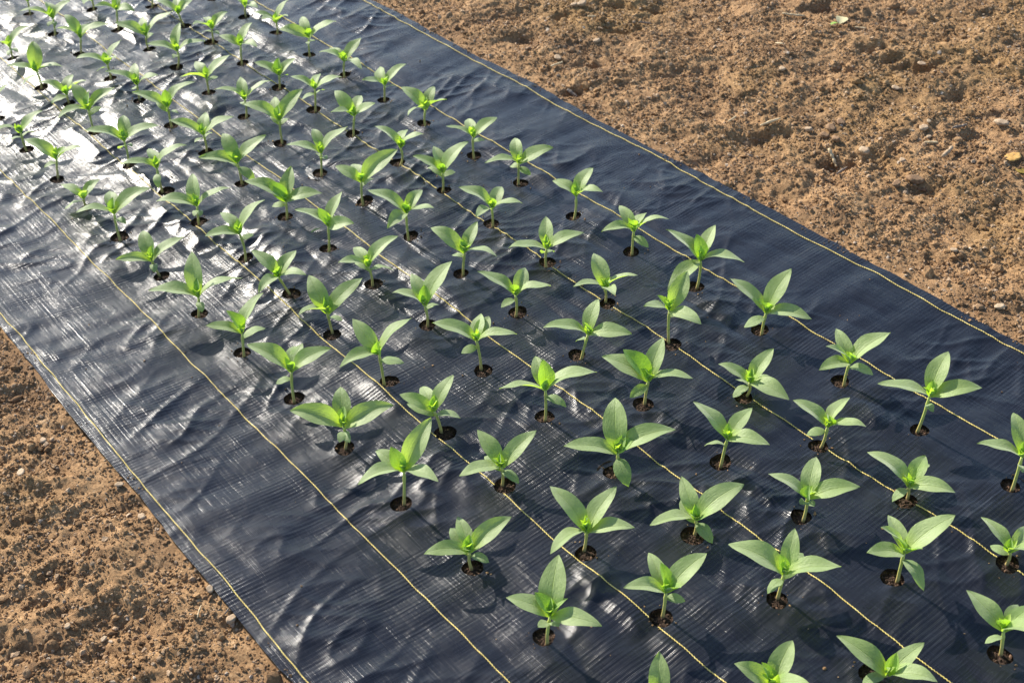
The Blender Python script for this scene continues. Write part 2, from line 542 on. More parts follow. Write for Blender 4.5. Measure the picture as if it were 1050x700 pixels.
# ------------------------------------------------------------------ seedling data (photo pixels)
# column, row, hole x,y, stem base x,y, crown x,y, leaf tips: L big leaf, Y young leaf, C small lower leaf
SEEDLINGS = [
(3,15,30.7,18.6,31.7,17.1,28.3,0.7,[]),
(3,14,55.4,38.9,57.4,40.0,54.0,18.6,[('L',20.0,9.7),('L',72.1,0.0),('L',47.1,0.7),('Y',50.7,5.7),('C',48.6,26.4),('C',56.4,26.4)]),
(4,15,95.0,12.6,96.4,12.1,94.3,0.0,[('L',85.7,3.6),('L',114.3,-12.9),('Y',94.3,-10.0),('L',91.4,-15.7)]),
(4,14,121.9,33.7,122.1,32.1,119.7,10.7,[('L',96.4,5.7),('L',137.9,10.0),('Y',118.6,-2.9),('L',118.6,-10.0)]),
(2,13,14.3,63.1,13.6,62.1,10.0,47.9,[('L',29.3,25.0),('L',-10.0,44.3),('Y',8.6,35.7),('C',18.6,52.9),('C',8.6,56.4)]),
(3,13,82.1,58.9,84.7,55.0,82.9,39.3,[('L',65.7,13.6),('L',112.1,24.3),('L',55.0,28.6),('Y',82.9,25.7),('L',92.1,24.3)]),
(2,12,43.6,93.6,42.9,92.1,37.4,73.6,[('L',33.6,40.0),('L',6.4,67.1),('L',63.6,67.1),('Y',34.3,61.4),('C',22.9,85.7)]),
(2,11,72.1,109.3,71.4,107.1,68.6,97.1,[('L',38.6,82.1),('Y',67.1,87.1),('L',87.9,81.4),('L',74.3,75.7),('C',52.1,105.0)]),
(2,10,99.3,140.0,97.1,138.6,90.7,112.9,[('L',58.6,120.0),('L',73.6,84.3),('L',117.1,89.3),('Y',91.4,92.9),('C',103.6,109.3)]),
(3,12,113.9,83.9,114.3,82.9,110.0,65.7,[('L',123.6,40.7),('L',77.1,57.9),('Y',106.4,52.9),('L',118.6,58.6),('C',99.3,72.9)]),
(4,13,154.0,53.1,152.9,51.7,150.0,37.1,[('L',117.9,23.1),('L',177.1,11.4),('Y',148.6,22.9),('L',145.7,17.1),('C',157.1,33.6)]),
(3,11,143.6,106.0,143.6,102.9,140.7,87.1,[('L',107.9,72.9),('L',137.9,64.3),('L',162.1,75.7),('Y',137.1,74.3),('C',134.3,91.4)]),
(3,10,176.4,131.4,176.7,132.9,172.1,110.0,[('L',135.0,93.6),('L',200.0,82.1),('Y',168.6,91.4),('C',182.9,115.7),('C',160.0,102.9)]),
(5,15,156.9,10.0,156.0,10.0,155.4,-8.6,[]),
(5,14,190.7,29.3,189.3,28.6,183.1,14.3,[('L',197.1,-1.4),('L',158.6,0.0),('L',180.7,-2.9),('Y',183.6,5.7)]),
(6,15,218.3,1.4,218.3,0.0,217.1,-18.6,[]),
(6,14,250.7,19.3,252.6,19.3,251.7,7.1,[('L',232.1,-5.7),('Y',254.3,-1.4),('L',264.3,7.1),('L',254.3,-11.4)]),
(4,12,181.7,72.4,182.0,71.4,182.1,52.9,[('L',184.3,22.9),('L',150.0,44.3),('L',210.0,41.4),('Y',178.6,41.4),('C',177.1,58.6)]),
(5,13,216.9,46.0,218.9,45.7,217.1,30.0,[('L',232.9,10.7),('L',197.1,23.6),('Y',214.3,20.0),('L',209.3,17.1),('C',207.1,32.9),('C',225.0,35.0)]),
(5,12,249.6,68.3,248.6,68.6,246.9,47.1,[('L',257.9,21.4),('L',224.3,35.7),('L',263.6,47.1),('Y',244.3,34.3)]),
(6,13,283.6,37.4,284.3,37.1,283.1,23.6,[('L',297.1,-2.9),('L',257.9,11.4),('Y',282.9,11.4),('L',295.0,15.0),('L',267.9,18.6)]),
(4,11,215.0,98.6,214.3,97.9,211.4,80.0,[('L',236.4,55.7),('L',184.3,79.3),('L',200.0,62.9),('Y',210.0,67.1),('C',223.6,78.6)]),
(5,11,286.4,93.6,286.9,92.9,286.0,77.1,[('L',302.9,59.3),('L',260.7,63.6),('Y',285.0,58.6),('L',277.1,64.3),('C',295.7,76.4)]),
(4,10,250.7,122.9,252.6,122.9,251.1,102.9,[('L',246.4,78.6),('L',219.3,91.4),('L',278.6,80.7),('Y',248.6,91.4),('C',247.1,105.0)]),
(4,9,287.9,149.3,289.7,148.6,286.4,123.6,[('L',247.9,104.6),('L',310.0,90.0),('L',281.4,98.6),('Y',285.0,107.1),('C',277.1,117.1),('C',296.4,120.7)]),
(6,12,317.6,59.6,318.6,60.7,316.9,38.6,[('L',344.3,20.0),('L',285.7,27.9),('L',309.3,16.4),('Y',317.1,28.6),('C',321.4,41.4),('C',315.7,45.0)]),
(6,11,353.6,81.9,353.6,81.4,352.9,62.9,[('L',370.0,38.6),('L',327.1,52.1),('L',337.9,48.6),('L',370.7,70.0),('Y',350.0,52.9)]),
(6,10,393.6,105.0,394.6,105.7,394.3,87.1,[('L',416.4,63.6),('L',371.4,82.1),('Y',393.6,80.0),('L',389.3,68.6),('C',407.1,87.9)]),
(5,10,322.1,115.7,323.6,116.4,322.9,91.4,[('L',297.1,77.1),('L',350.7,77.1),('L',327.9,75.7),('Y',320.0,85.7),('C',309.3,102.1),('C',332.9,91.4)]),
(5,9,362.1,140.7,362.9,142.9,363.6,118.6,[('L',342.9,91.4),('L',385.0,105.7),('L',370.0,97.1),('L',339.3,115.0),('Y',362.1,107.1)]),
(6,9,435.4,131.1,437.4,132.9,436.4,112.1,[('L',411.0,88.0),('L',458.0,102.0),('L',445.0,87.0),('L',418.0,117.0),('Y',437.1,98.6)]),
(1,10,27.9,155.0,27.9,156.4,21.4,136.4,[('L',42.9,111.4),('L',-4.3,131.4),('Y',18.6,128.6),('Y',12.9,127.1),('C',6.4,145.0),('C',34.3,134.3)]),
(1,9,59.3,185.7,60.0,184.3,57.9,162.9,[('L',23.6,141.4),('L',84.3,149.3),('Y',67.1,150.0),('C',45.0,171.4)]),
(2,9,133.9,172.9,131.4,171.4,127.1,144.3,[('L',126.4,117.1),('L',86.4,132.9),('L',162.9,127.1),('Y',125.7,131.4),('C',121.4,152.1),('C',135.7,149.3)]),
(1,8,91.4,215.0,91.4,215.0,85.7,203.6,[('L',62.1,188.6),('L',101.4,182.9),('L',94.3,192.9),('C',66.4,214.3),('Y',84.3,197.1)]),
(1,7,123.6,246.4,124.3,250.0,117.1,218.6,[('L',77.1,215.7),('L',153.3,190.0),('L',112.3,195.3),('Y',115.7,201.4),('C',129.3,228.6)]),
(2,8,171.4,198.6,166.9,198.6,160.7,172.1,[('L',190.7,146.4),('L',120.7,168.6),('L',152.1,152.1),('Y',158.6,160.0),('C',162.1,191.4)]),
(3,9,212.1,160.0,212.1,155.7,208.6,137.9,[('L',172.9,122.9),('L',239.3,117.9),('L',210.7,114.3),('Y',207.1,125.7),('C',199.3,145.7),('C',217.1,135.7)]),
(3,8,248.6,191.4,248.6,190.0,243.6,167.1,[('L',227.9,135.0),('L',272.9,138.6),('L',203.6,161.4),('Y',242.9,151.4),('C',261.4,184.3),('C',233.6,164.3)]),
(2,7,205.0,230.7,204.3,235.7,202.1,211.4,[('L',197.1,176.4),('L',160.0,204.3),('L',237.1,191.4),('Y',197.1,198.6),('C',199.3,221.4),('C',205.7,221.4)]),
(3,7,292.9,225.7,294.3,226.4,292.9,206.4,[('L',298.6,170.0),('L',250.7,184.3),('L',330.0,196.7),('Y',275.7,185.7),('C',278.6,210.7)]),
(4,8,328.6,181.1,329.6,182.1,329.3,157.1,[('L',293.6,147.1),('L',356.4,130.0),('L',320.7,130.0),('Y',327.9,144.3),('C',335.7,162.9),('C',324.3,157.1)]),
(5,8,408.1,171.0,410.0,171.4,410.7,151.4,[('L',384.3,127.9),('L',434.3,135.7),('Y',408.6,141.4),('L',417.1,131.4)]),
(4,7,375.0,210.3,372.6,212.1,370.7,185.7,[('L',407.9,152.9),('L',343.6,170.0),('L',361.4,166.4),('Y',370.0,178.6),('C',382.9,182.1)]),
(5,7,455.7,198.6,454.0,198.6,453.6,177.1,[('L',423.6,159.3),('L',480.0,142.9),('L',444.3,149.3),('Y',451.4,167.1),('C',467.1,175.7),('C',437.9,170.0)]),
(4,6,421.7,245.0,419.3,248.6,416.4,218.6,[('L',376.4,194.3),('L',445.0,212.1),('L',432.9,192.9),('L',397.1,233.6),('Y',414.3,208.6)]),
(6,8,486.4,162.9,486.4,164.3,485.0,140.7,[('L',510.0,119.3),('L',457.1,129.3),('L',479.3,120.7),('Y',485.0,128.6),('C',497.1,142.9)]),
(6,7,533.9,190.7,531.7,190.7,532.1,167.1,[('L',527.9,139.3),('L',567.1,149.3),('L',497.1,166.4),('Y',534.3,153.6),('C',544.3,178.6),('C',522.9,170.0)]),
(6,6,587.9,225.0,588.3,227.1,590.7,201.4,[('L',566.7,185.0),('L',608.0,170.0),('L',618.0,195.0),('Y',590.7,185.0)]),
(5,6,504.0,233.1,505.4,234.3,504.3,213.6,[('L',470.0,191.4),('L',514.3,189.3),('L',535.7,206.4),('L',487.9,221.4),('Y',504.3,202.9)]),
(2,6,252.6,268.6,252.1,270.0,245.7,240.0,[('L',270.7,202.1),('L',210.0,241.4),('L',225.7,217.1),('Y',243.6,224.3),('C',260.0,239.3)]),
(1,6,166.4,285.0,162.1,281.4,155.7,267.1,[('L',188.6,242.9),('L',118.6,265.7),('L',145.7,234.3),('Y',156.4,250.0),('C',158.6,278.6)]),
(1,5,205.4,324.3,203.6,327.1,203.6,304.3,[('L',196.4,256.4),('L',152.1,297.1),('L',248.6,284.3),('Y',202.1,284.3),('C',207.1,320.0)]),
(2,5,300.0,305.7,297.9,302.9,285.7,284.3,[('L',257.9,256.4),('L',303.6,255.7),('L',313.6,280.0),('L',264.3,298.6),('Y',285.7,272.9)]),
(3,6,337.1,257.9,337.4,262.9,336.4,231.4,[('L',350.7,195.7),('L',302.1,214.3),('L',362.9,227.1),('Y',325.7,212.9)]),
(3,5,384.0,295.0,382.1,294.3,377.9,273.6,[('L',407.9,240.0),('L',346.4,267.1),('L',362.9,252.1),('Y',375.7,260.0),('C',403.6,275.7),('C',363.6,268.6)]),
(2,4,340.7,345.0,341.4,342.9,335.7,321.4,[('L',316.4,280.7),('L',371.4,284.3),('L',305.7,320.7),('Y',333.6,300.0),('C',351.4,328.6)]),
(3,4,438.6,337.1,438.6,335.7,435.7,312.9,[('L',463.3,266.4),('L',401.7,298.0),('L',421.7,279.7),('Y',435.0,291.4),('C',450.0,311.4)]),
(4,5,473.1,284.3,475.0,284.3,476.4,258.6,[('L',441.4,230.7),('L',489.3,227.1),('L',509.3,260.7),('C',462.9,261.4),('Y',474.3,244.3)]),
(5,5,561.4,273.1,560.3,275.7,560.7,255.0,[('L',560.0,221.4),('L',521.4,251.4),('L',598.6,237.9),('Y',560.7,241.4),('C',567.9,257.1),('C',555.0,259.3)]),
(4,4,531.1,323.3,528.9,325.7,528.6,302.9,[('L',489.3,277.9),('L',538.6,273.6),('L',565.0,292.9),('C',513.6,314.3),('Y',525.7,291.4)]),
(5,4,622.9,313.6,620.0,310.0,620.0,295.7,[('L',608.6,257.9),('L',653.6,281.4),('L',587.9,292.9),('L',630.7,300.7),('Y',620.0,284.3)]),
(6,5,647.1,261.1,647.9,262.9,650.0,237.1,[('L',635.0,208.6),('L',685.7,222.1),('L',616.4,235.7),('L',662.9,217.9),('Y',650.0,225.0),('C',665.0,252.9)]),
(6,4,712.1,297.9,714.3,297.1,718.6,267.1,[('L',682.9,234.3),('L',733.6,229.3),('L',763.3,268.0),('Y',714.3,239.3),('L',684.3,298.6)]),
(5,3,689.3,357.1,685.7,352.9,686.4,318.6,[('L',660.0,312.9),('L',705.0,277.1),('L',719.3,330.0),('Y',673.6,302.1),('C',694.3,318.6)]),
(1,4,249.0,364.3,250.4,368.6,248.3,341.4,[('L',269.3,298.6),('L',210.7,333.6),('Y',232.1,317.9),('C',272.1,335.0)]),
(1,3,302.1,410.7,302.1,414.3,298.6,381.4,[('L',252.9,352.1),('L',301.4,352.9),('L',339.3,355.7),('L',310.0,351.4),('C',282.9,392.9),('Y',298.6,370.0)]),
(2,3,400.0,395.7,394.3,397.9,388.6,362.9,[('L',361.4,326.4),('L',421.4,324.3),('L',347.9,373.6),('C',414.3,371.4),('Y',386.4,350.0)]),
(3,3,495.7,382.9,493.6,380.0,488.6,349.3,[('L',442.9,330.0),('L',530.0,341.4),('L',492.9,320.7),('L',501.4,323.6),('C',472.9,361.4),('Y',487.9,341.4)]),
(3,2,558.6,431.4,559.0,432.9,559.3,400.0,[('L',511.7,398.0),('L',611.7,379.7),('L',548.6,363.6),('Y',556.4,367.1),('Y',562.1,387.1),('C',580.7,415.7)]),
(4,3,591.4,367.9,595.7,370.0,602.9,342.9,[('L',557.1,333.6),('L',613.6,304.3),('L',647.9,341.4),('Y',600.0,331.4),('C',590.0,350.0)]),
(4,2,659.3,418.6,660.7,415.7,665.0,390.0,[('L',617.1,364.3),('L',680.0,345.0),('Y',638.6,357.1),('L',710.7,387.1),('C',645.7,406.4)]),
(6,3,778.6,341.4,780.7,345.0,785.7,320.7,[('L',748.6,284.3),('L',811.4,275.0),('L',832.1,326.4),('C',762.9,335.7),('Y',787.1,310.0),('Y',772.1,305.0)]),
(6,2,860.7,394.3,865.0,397.1,871.4,372.1,[('L',857.1,335.7),('L',913.3,340.0),('L',840.0,377.9),('L',846.7,354.6),('C',895.7,383.6),('Y',872.9,362.9)]),
(5,2,762.1,410.0,766.4,405.7,768.6,392.1,[('L',736.7,371.3),('L',793.3,356.3),('L',809.3,409.3),('C',753.6,388.6),('C',790.7,384.3),('C',751.4,407.1),('Y',770.0,377.1)]),
(5,1,838.6,460.0,841.4,460.0,848.6,437.1,[('L',812.9,408.6),('L',871.4,407.1),('L',888.6,435.0),('C',827.1,444.3),('Y',850.0,425.7)]),
(4,1,738.6,475.7,738.6,480.0,745.7,450.0,[('L',710.7,410.0),('L',771.4,417.1),('L',789.3,455.0),('C',722.1,455.7),('Y',747.1,432.9)]),
(6,1,942.1,444.3,940.0,444.3,953.6,404.3,[('L',972.9,358.6),('L',900.0,392.9),('L',1007.9,395.0),('C',957.1,421.4),('Y',957.1,388.6)]),
(6,0,1034.3,503.6,1037.1,504.3,1047.9,468.6,[('L',1002.1,452.9),('L',1039.3,421.4),('L',1088.6,455.7),('Y',1050.0,451.4),('C',1048.6,484.3)]),
(1,2,354.0,462.9,354.0,461.4,352.1,437.1,[('L',348.6,394.3),('L',297.1,418.6),('L',402.9,412.1),('Y',352.9,415.0),('C',347.9,452.9),('C',358.6,452.9)]),
(1,1,412.1,520.0,414.3,518.6,414.3,482.9,[('L',442.1,427.1),('L',366.4,494.3),('L',385.0,460.0),('L',449.3,492.9),('Y',400.7,457.1)]),
(2,2,457.1,447.1,452.9,444.3,445.0,421.4,[('L',409.3,403.6),('L',431.7,394.7),('L',465.0,383.0),('C',417.1,413.6),('C',472.1,427.1),('Y',445.7,404.3)]),
(2,1,518.0,501.0,515.0,498.6,514.3,478.6,[('L',489.3,440.0),('L',550.0,440.0),('L',470.7,486.4),('C',532.1,494.3),('Y',512.9,464.3),('C',496.4,465.7)]),
(3,1,628.6,487.9,631.4,488.6,633.6,464.3,[('L',630.7,404.3),('L',692.9,437.9),('L',577.9,456.4),('C',644.3,497.1),('Y',641.4,444.3),('Y',649.3,449.3)]),
(1,0,485.0,584.3,484.0,584.3,481.4,565.7,[('L',469.3,527.9),('L',524.3,527.9),('L',434.3,565.7),('C',461.4,540.0),('C',501.4,575.7),('Y',481.4,547.1)]),
(2,0,600.7,570.0,598.6,565.7,601.4,545.0,[('L',563.6,497.1),('L',632.1,497.9),('L',650.7,538.6),('L',564.3,566.4),('Y',602.9,530.0)]),
(3,0,710.0,551.4,712.1,548.6,713.6,532.9,[('L',698.6,487.9),('L',762.9,494.3),('L',666.4,537.9),('C',697.9,511.4),('C',730.7,555.7),('Y',732.9,521.4),('Y',714.3,515.7)]),
(4,0,820.7,533.6,822.9,535.7,827.9,510.0,[('L',837.1,466.4),('L',787.9,484.3),('L',882.1,497.1),('C',820.0,515.7),('C',835.0,518.6),('Y',830.0,497.1)]),
(5,0,927.1,517.1,931.4,510.0,931.4,498.6,[('L',889.3,461.4),('L',949.3,465.7),('L',953.6,474.3),('L',980.0,502.9),('C',915.0,512.9),('Y',928.6,487.1)]),
(1,-1,557.9,657.1,561.4,661.4,564.3,631.4,[('L',572.9,567.1),('L',518.6,611.4),('L',617.1,640.0),('C',551.4,642.1),('C',572.9,641.4),('Y',547.9,606.4),('Y',582.1,612.9)]),
(2,-1,677.9,637.1,679.3,632.9,682.9,607.1,[('L',665.0,565.0),('L',725.0,565.0),('L',639.3,600.7),('C',702.9,615.7),('Y',677.1,575.7),('Y',698.6,601.4)]),
(3,-1,796.4,619.3,797.1,614.3,804.3,587.9,[('L',747.1,556.4),('L',815.0,540.7),('L',862.9,580.7),('C',787.1,607.1),('Y',800.0,567.1),('C',823.6,564.3)]),
(4,-1,914.0,596.9,919.7,597.7,927.0,567.0,[('L',910.8,527.3),('L',902.7,539.4),('L',979.6,527.3),('L',888.9,566.1),('C',947.2,605.0),('Y',946.4,562.1)]),
(5,-1,1031.4,583.1,1031.4,579.9,1035.4,566.1,[('L',1006.3,528.9),('L',1054.9,537.8),('L',1067.8,567.0),('C',1015.2,558.9),('Y',1037.0,550.8)]),
(4,-2,1024.0,675.0,1026.0,672.0,1029.0,647.0,[('L',991.0,604.0),('L',1044.0,619.0),('L',1060.0,620.0),('L',1064.0,648.0),('C',1010.0,659.0),('Y',1030.0,634.0)]),
(3,-2,891.6,693.0,896.0,696.0,910.0,693.0,[('L',858.0,650.0),('L',948.0,658.0),('L',962.0,696.0),('Y',920.0,668.0),('C',884.0,699.0)]),
(1,-2,652.0,738.0,654.0,739.0,671.0,721.0,[('L',676.0,667.0),('L',636.0,718.0),('L',714.0,722.0),('Y',675.0,710.0)]),
(2,-2,786.0,726.0,788.0,726.0,791.0,703.0,[('L',813.0,654.0),('L',753.0,678.0),('L',830.0,700.0),('Y',781.0,678.0)]),
]
EXTRA = [(3, 16), (1, 11)]          # two holes cut by the frame edge
PITCH_X, PITCH_Y = 0.2, 0.2358936
HOLE_R = 0.0232
holes = []
for s in SEEDLINGS:
    g = ground_at(s[2], s[3])
    holes.append((g[0], g[1]))
for c, r in EXTRA:
    holes.append((c * PITCH_X, (r - 0.5 * c) * PITCH_Y))
holes = np.array(holes)

# ------------------------------------------------------------------ relief
X_L, X_R = -0.239, 1.621


CREASES = []
for _q in (((594, 591), (655, 652), .011), ((164, 213), (208, 256), .012), ((71, 134), (108, 162), .012), ((300, 53), (332, 80), .010), ((20, 62), (60, 98), .010),
           ((345, 322), (372, 345), .008), ((430, 268), (455, 290), .007), ((680, 655), (700, 680), .009), ((110, 20), (150, 45), .009), ((195, 95), (225, 118), .010),
           ((280, 290), (305, 312), .009), ((380, 395), (410, 425), .008), ((500, 150), (530, 170), .007), ((415, 118), (440, 138), .007), ((250, 5), (285, 25), .009),
           ((130, 165), (160, 192), .010), ((760, 430), (790, 452), .006), ((880, 400), (905, 420), .006), ((520, 250), (545, 268), .006), ((612, 345), (640, 365), .006)):
    _a, _b = ground_at(*_q[0]), ground_at(*_q[1])
    CREASES.append(((_a[0] + _b[0]) / 2, min(_a[1], _b[1]), max(_a[1], _b[1]), _q[2]))


def glare_tilt(x):
    """raises sheet and soil at the left border to dull the glare there"""
    return 0.055 * (1 - sstep(-0.36, 0.17, x))  # added slope, turns the left margin out of the glare


def sheet_h(x, y):
    x = np.asarray(x, float)
    y = np.asarray(y, float)
    left = 1 - sstep(0.0, 0.45, x)
    right = sstep(1.25, 1.5, x)
    h = 0.0060 * perlin(x / 0.42, y / 0.50, 1)
    h = h + (0.0028 + 0.0022 * left + 0.0030 * right) * perlin(x / 0.36 + 0.15 * y, y / 0.075, 2) * (0.6 + 0.8 * np.abs(perlin(x / 0.3, y / 0.3, 12)))
    # diagonal puckers between the holes
    d1 = perlin((x + 0.6 * y) / 0.24, (y - 0.5 * x) / 0.085, 3)
    d2 = perlin((x - 0.7 * y) / 0.22, (y + 0.6 * x) / 0.08, 4)
    amp = np.clip(perlin(x / 0.28, y / 0.28, 5) + 0.35, 0, 1)
    h = h + 0.0090 * amp * (np.maximum(0, 0.42 - np.abs(d1)) ** 1.5 * 2 + np.maximum(0, 0.38 - np.abs(d2)) ** 1.5 * 1.8)
    # lengthwise folds along the planted strip
    fold = perlin(x / 0.11, y / 0.42, 6)
    h = h + 0.0125 * (1 - 0.8 * left) * (1 - 0.6 * right) * np.abs(fold) * (0.25 + np.clip(perlin(x / 0.30, y / 0.25, 8) + 0.3, 0, 1))
    h = h + 0.0005 * perlin(x / 0.05, y / 0.04, 7)
    # one-sided creases pressed in beside the marker lines
    for xa, ya, yb, am in CREASES:
        u = x - xa - 0.006 * perlin(y / 0.06, y * 0 + xa * 7, 14)
        prof = np.where(u < 0, np.maximum(0, 1 + u / 0.040), np.exp(-u / 0.05))
        env = sstep(ya - 0.02, ya + 0.025, y) * (1 - sstep(yb - 0.03, yb + 0.015, y))
        h = h + am * prof * env * (0.8 + 0.35 * perlin(y / 0.05, y * 0 + xa * 3, 15))
    # edges lie on the soil
    e = np.minimum(x - X_L, X_R - x)
    h = h * (0.45 + 0.55 * sstep(0.0, 0.10, e))
    return h + 0.008 + glare_tilt(x)


HOLE_Z = sheet_h(holes[:, 0], holes[:, 1])


def soil_h(x, y):
    x = np.asarray(x, float)
    y = np.asarray(y, float)
    out = np.maximum(X_L - x, x - X_R)                 # distance outside the sheet
    a = sstep(-0.02, 0.16, out)
    under = 1 - sstep(-0.05, -0.012, out)
    h = 0.020 * perlin(x / 0.55, y / 0.5, 21) + 0.022 * perlin(x / 0.17, y / 0.15, 22)
    h = h * a
    m = 0.0085 * (0.3 - np.abs(perlin(x / 0.060, y / 0.055, 23))) + 0.0055 * perlin(x / 0.030, y / 0.030, 24) \
        + 0.0036 * (0.35 - np.abs(perlin(x / 0.016, y / 0.016, 25))) + 0.0022 * perlin(x / 0.008, y / 0.008, 26)
    h = h + m * (0.35 + 0.65 * a)
    wn1 = perlin(x / 0.045, y / 0.045, 31)
    wn2 = perlin(x / 0.022, y / 0.022, 32)
    for px_, py_, rx, ry, dep in DENTS:
        g = ground_at(px_, py_)
        dx, dy = (x - g[0]), (y - g[1])
        q = (dx * 0.8 + dy * -0.6) ** 2 / rx ** 2 + (dx * 0.6 + dy * 0.8) ** 2 / ry ** 2
        q = q * (1 + 0.9 * wn1) + 0.35 * np.abs(wn2)
        h = h - (1.05 if px_ > 400 else 0.5) * dep * np.exp(-q ** 1.3)
    h = h + glare_tilt(x)
    return np.where(under > 0, (h - glare_tilt(x)) * (1 - under) - 0.020 * under + glare_tilt(x), h)


DENTS = [(843, 8, .055, .030, .035), (890, 52, .040, .026, .040), (912, 60, .040, .020, .030), (943, 68, .06, .040, .040), (868, 72, .04, .03, .032),
         (712, 72, .08, .04, .028), (785, 138, .06, .045, .035), (805, 115, .05, .03, .020), (900, 160, .06, .04, .030), (945, 190, .04, .03, .026),
         (605, 70, .07, .026, .030), (630, 4, .05, .03, .035), (673, 8, .05, .03, .035), (575, 17, .035, .03, .028), (632, 32, .07, .025, .026),
         (590, 93, .04, .025, .026), (800, 200, .10, .07, .020), (860, 165, .07, .04, .026), (730, 120, .06, .05, .024), (725, 165, .06, .05, .02),
         (990, 140, .05, .02, .020), (1010, 60, .05, .04, .02), (1020, 118, .05, .03, .022), (980, 95, .04, .03, .02), (540, 40, .05, .03, .024),
         (50, 495, .07, .04, .028), (55, 520, .05, .04, .024), (120, 652, .07, .05, .030), (100, 575, .05, .04, .024), (25, 640, .05, .03, .024),
         (95, 455, .05, .035, .030), (60, 610, .05, .03, .022), (135, 540, .05, .03, .024), (180, 615, .045, .03, .022), (30, 420, .06, .04, .026),
         (165, 600, .04, .03, .02), (240, 660, .05, .035, .022), (20, 690, .06, .04, .03), (110, 690, .05, .03, .03), (20, 560, .05, .03, .022)]

# ------------------------------------------------------------------ soil ground (one sheet to the horizon)


def spaced(segs):
    v = []
    for a, b_, st in segs:
        n = max(1, int(round((b_ - a) / st)))
        v.extend(np.linspace(a, b_, n, endpoint=False))
    v.append(segs[-1][1])
    return np.array(v)


def outer(a, far, sign):
    v, st, p = [], 0.02, a
    while abs(p - a) < far:
        p += sign * st
        st *= 1.35
        v.append(p)
    return v


gx = spaced([(-1.25, -0.70, 0.010), (-0.70, -0.16, 0.0036), (-0.16, 1.56, 0.02), (1.56, 3.30, 0.0042), (3.30, 4.2, 0.012)])
gy = spaced([(-1.3, -0.62, 0.012), (-0.62, 3.50, 0.0042), (3.50, 5.0, 0.012)])
gx = np.r_[sorted(outer(gx[0], 300, -1)), gx, outer(gx[-1], 300, 1)]
gy = np.r_[sorted(outer(gy[0], 300, -1)), gy, outer(gy[-1], 300, 1)]
GX, GY = np.meshgrid(gx, gy)
soil = mesh_obj('ground', np.c_[GX.ravel(), GY.ravel(), soil_h(GX, GY).ravel()], grid_faces(len(gx), len(gy)), M_SOIL)
tag(soil, kind='structure')


def crumb_field():
    r = np.random.default_rng(11)
    P = []
    for x0, x1, y0, y1, dens in ((X_R + 0.004, 3.5, -0.95, 3.9, 34000), (-0.95, X_L - 0.004, -0.45, 1.85, 40000)):
        n = int((x1 - x0) * (y1 - y0) * dens)
        P.append(np.c_[r.uniform(x0, x1, n), r.uniform(y0, y1, n)])
    P = np.vstack(P)
    q = np.c_[P, np.zeros(len(P))] - CAM
    qz = q @ R3[2]
    uu, vv = FPX * (q @ R3[0]) / qz + 525, FPX * (q @ R3[1]) / qz + 350
    P = P[(uu > -130) & (uu < 1180) & (vv > -110) & (vv < 810)]      # strewn only where the photo could see
    cl = perlin(P[:, 0] / 0.13, P[:, 1] / 0.13, 41) + 0.7 * perlin(P[:, 0] / 0.04, P[:, 1] / 0.04, 42)
    P = P[cl > r.uniform(-1.0, 0.25, len(P))]
    rad = np.clip(0.0018 * np.exp(r.normal(-0.1, 0.56, len(P))), 0.0009, 0.0075)
    z = soil_h(P[:, 0], P[:, 1]) + rad * 0.25
    V, F, nv = lumps(np.c_[P, z], rad, ICO_V, ICO_F, r)
    t = np.repeat(r.uniform(0, 1, len(P)), nv)
    # bigger clods
    n2 = int(0.006 * len(P))
    Q = P[r.choice(len(P), n2, replace=False)] + r.normal(0, 0.004, (n2, 2))
    Q[:, 0] = np.where(Q[:, 0] > 0.7, np.maximum(Q[:, 0], X_R + 0.012), np.minimum(Q[:, 0], X_L - 0.012))
    rd = np.clip(0.0066 * np.exp(r.normal(0, 0.38, n2)), 0.005, 0.019)
    V2, F2, nv2 = lumps(np.c_[Q, soil_h(Q[:, 0], Q[:, 1]) + rd * 0.2], rd, ICO1_V, ICO1_F, r, 0.72, 0.10)
    t2 = np.repeat(r.uniform(0, 0.75, n2), nv2)
    # spilled crumbs on the fabric: along its borders and around the holes
    E = []
    for ed, sg in ((X_R, -1), (X_L, 1)):
        n = 1500
        yy = r.uniform(-1.0, 3.7, n)
        keep = perlin(yy / 0.10, yy * 0 + ed, 71) + 0.6 * perlin(yy / 0.03, yy * 0 + ed, 72) > r.uniform(0.0, 1.1, n)
        E.append(np.c_[ed + sg * np.abs(r.normal(0, 0.010, n)), yy][keep])
    for hx, hy in holes:
        n = r.integers(0, 9)
        a, q = r.uniform(0, 6.283, n), HOLE_R * (1.1 + np.abs(r.normal(0, 0.35, n)))
        E.append(np.c_[hx + q * np.cos(a), hy + q * np.sin(a)])
    E.append(np.c_[r.uniform(-0.2, 1.6, 260), r.uniform(-1.0, 3.6, 260)])
    E = np.vstack(E)
    re_ = np.clip(0.0013 * np.exp(r.normal(0, 0.45, len(E))), 0.0006, 0.004)
    V3, F3, nv3 = lumps(np.c_[E, sheet_h(E[:, 0], E[:, 1]) + re_ * 0.4], re_, ICO_V, ICO_F, r)
    V2, F2 = np.vstack([V2, V3]), np.vstack([F2, F3 + len(V2)])
    t2 = np.r_[t2, np.repeat(r.uniform(0.2, 0.8, len(E)), nv3)]
    o = mesh_obj('soil_crumbs', np.vstack([V, V2]), np.vstack([F, F2 + len(V)]), M_CRUMB, smooth=False, attrs={'tint': np.r_[t, t2]})
    tag(o, 'loose brown soil crumbs and small clods strewn on the bare ground', 'soil crumbs', kind='stuff')


crumb_field()

# ------------------------------------------------------------------ woven fabric sheet with its planting holes


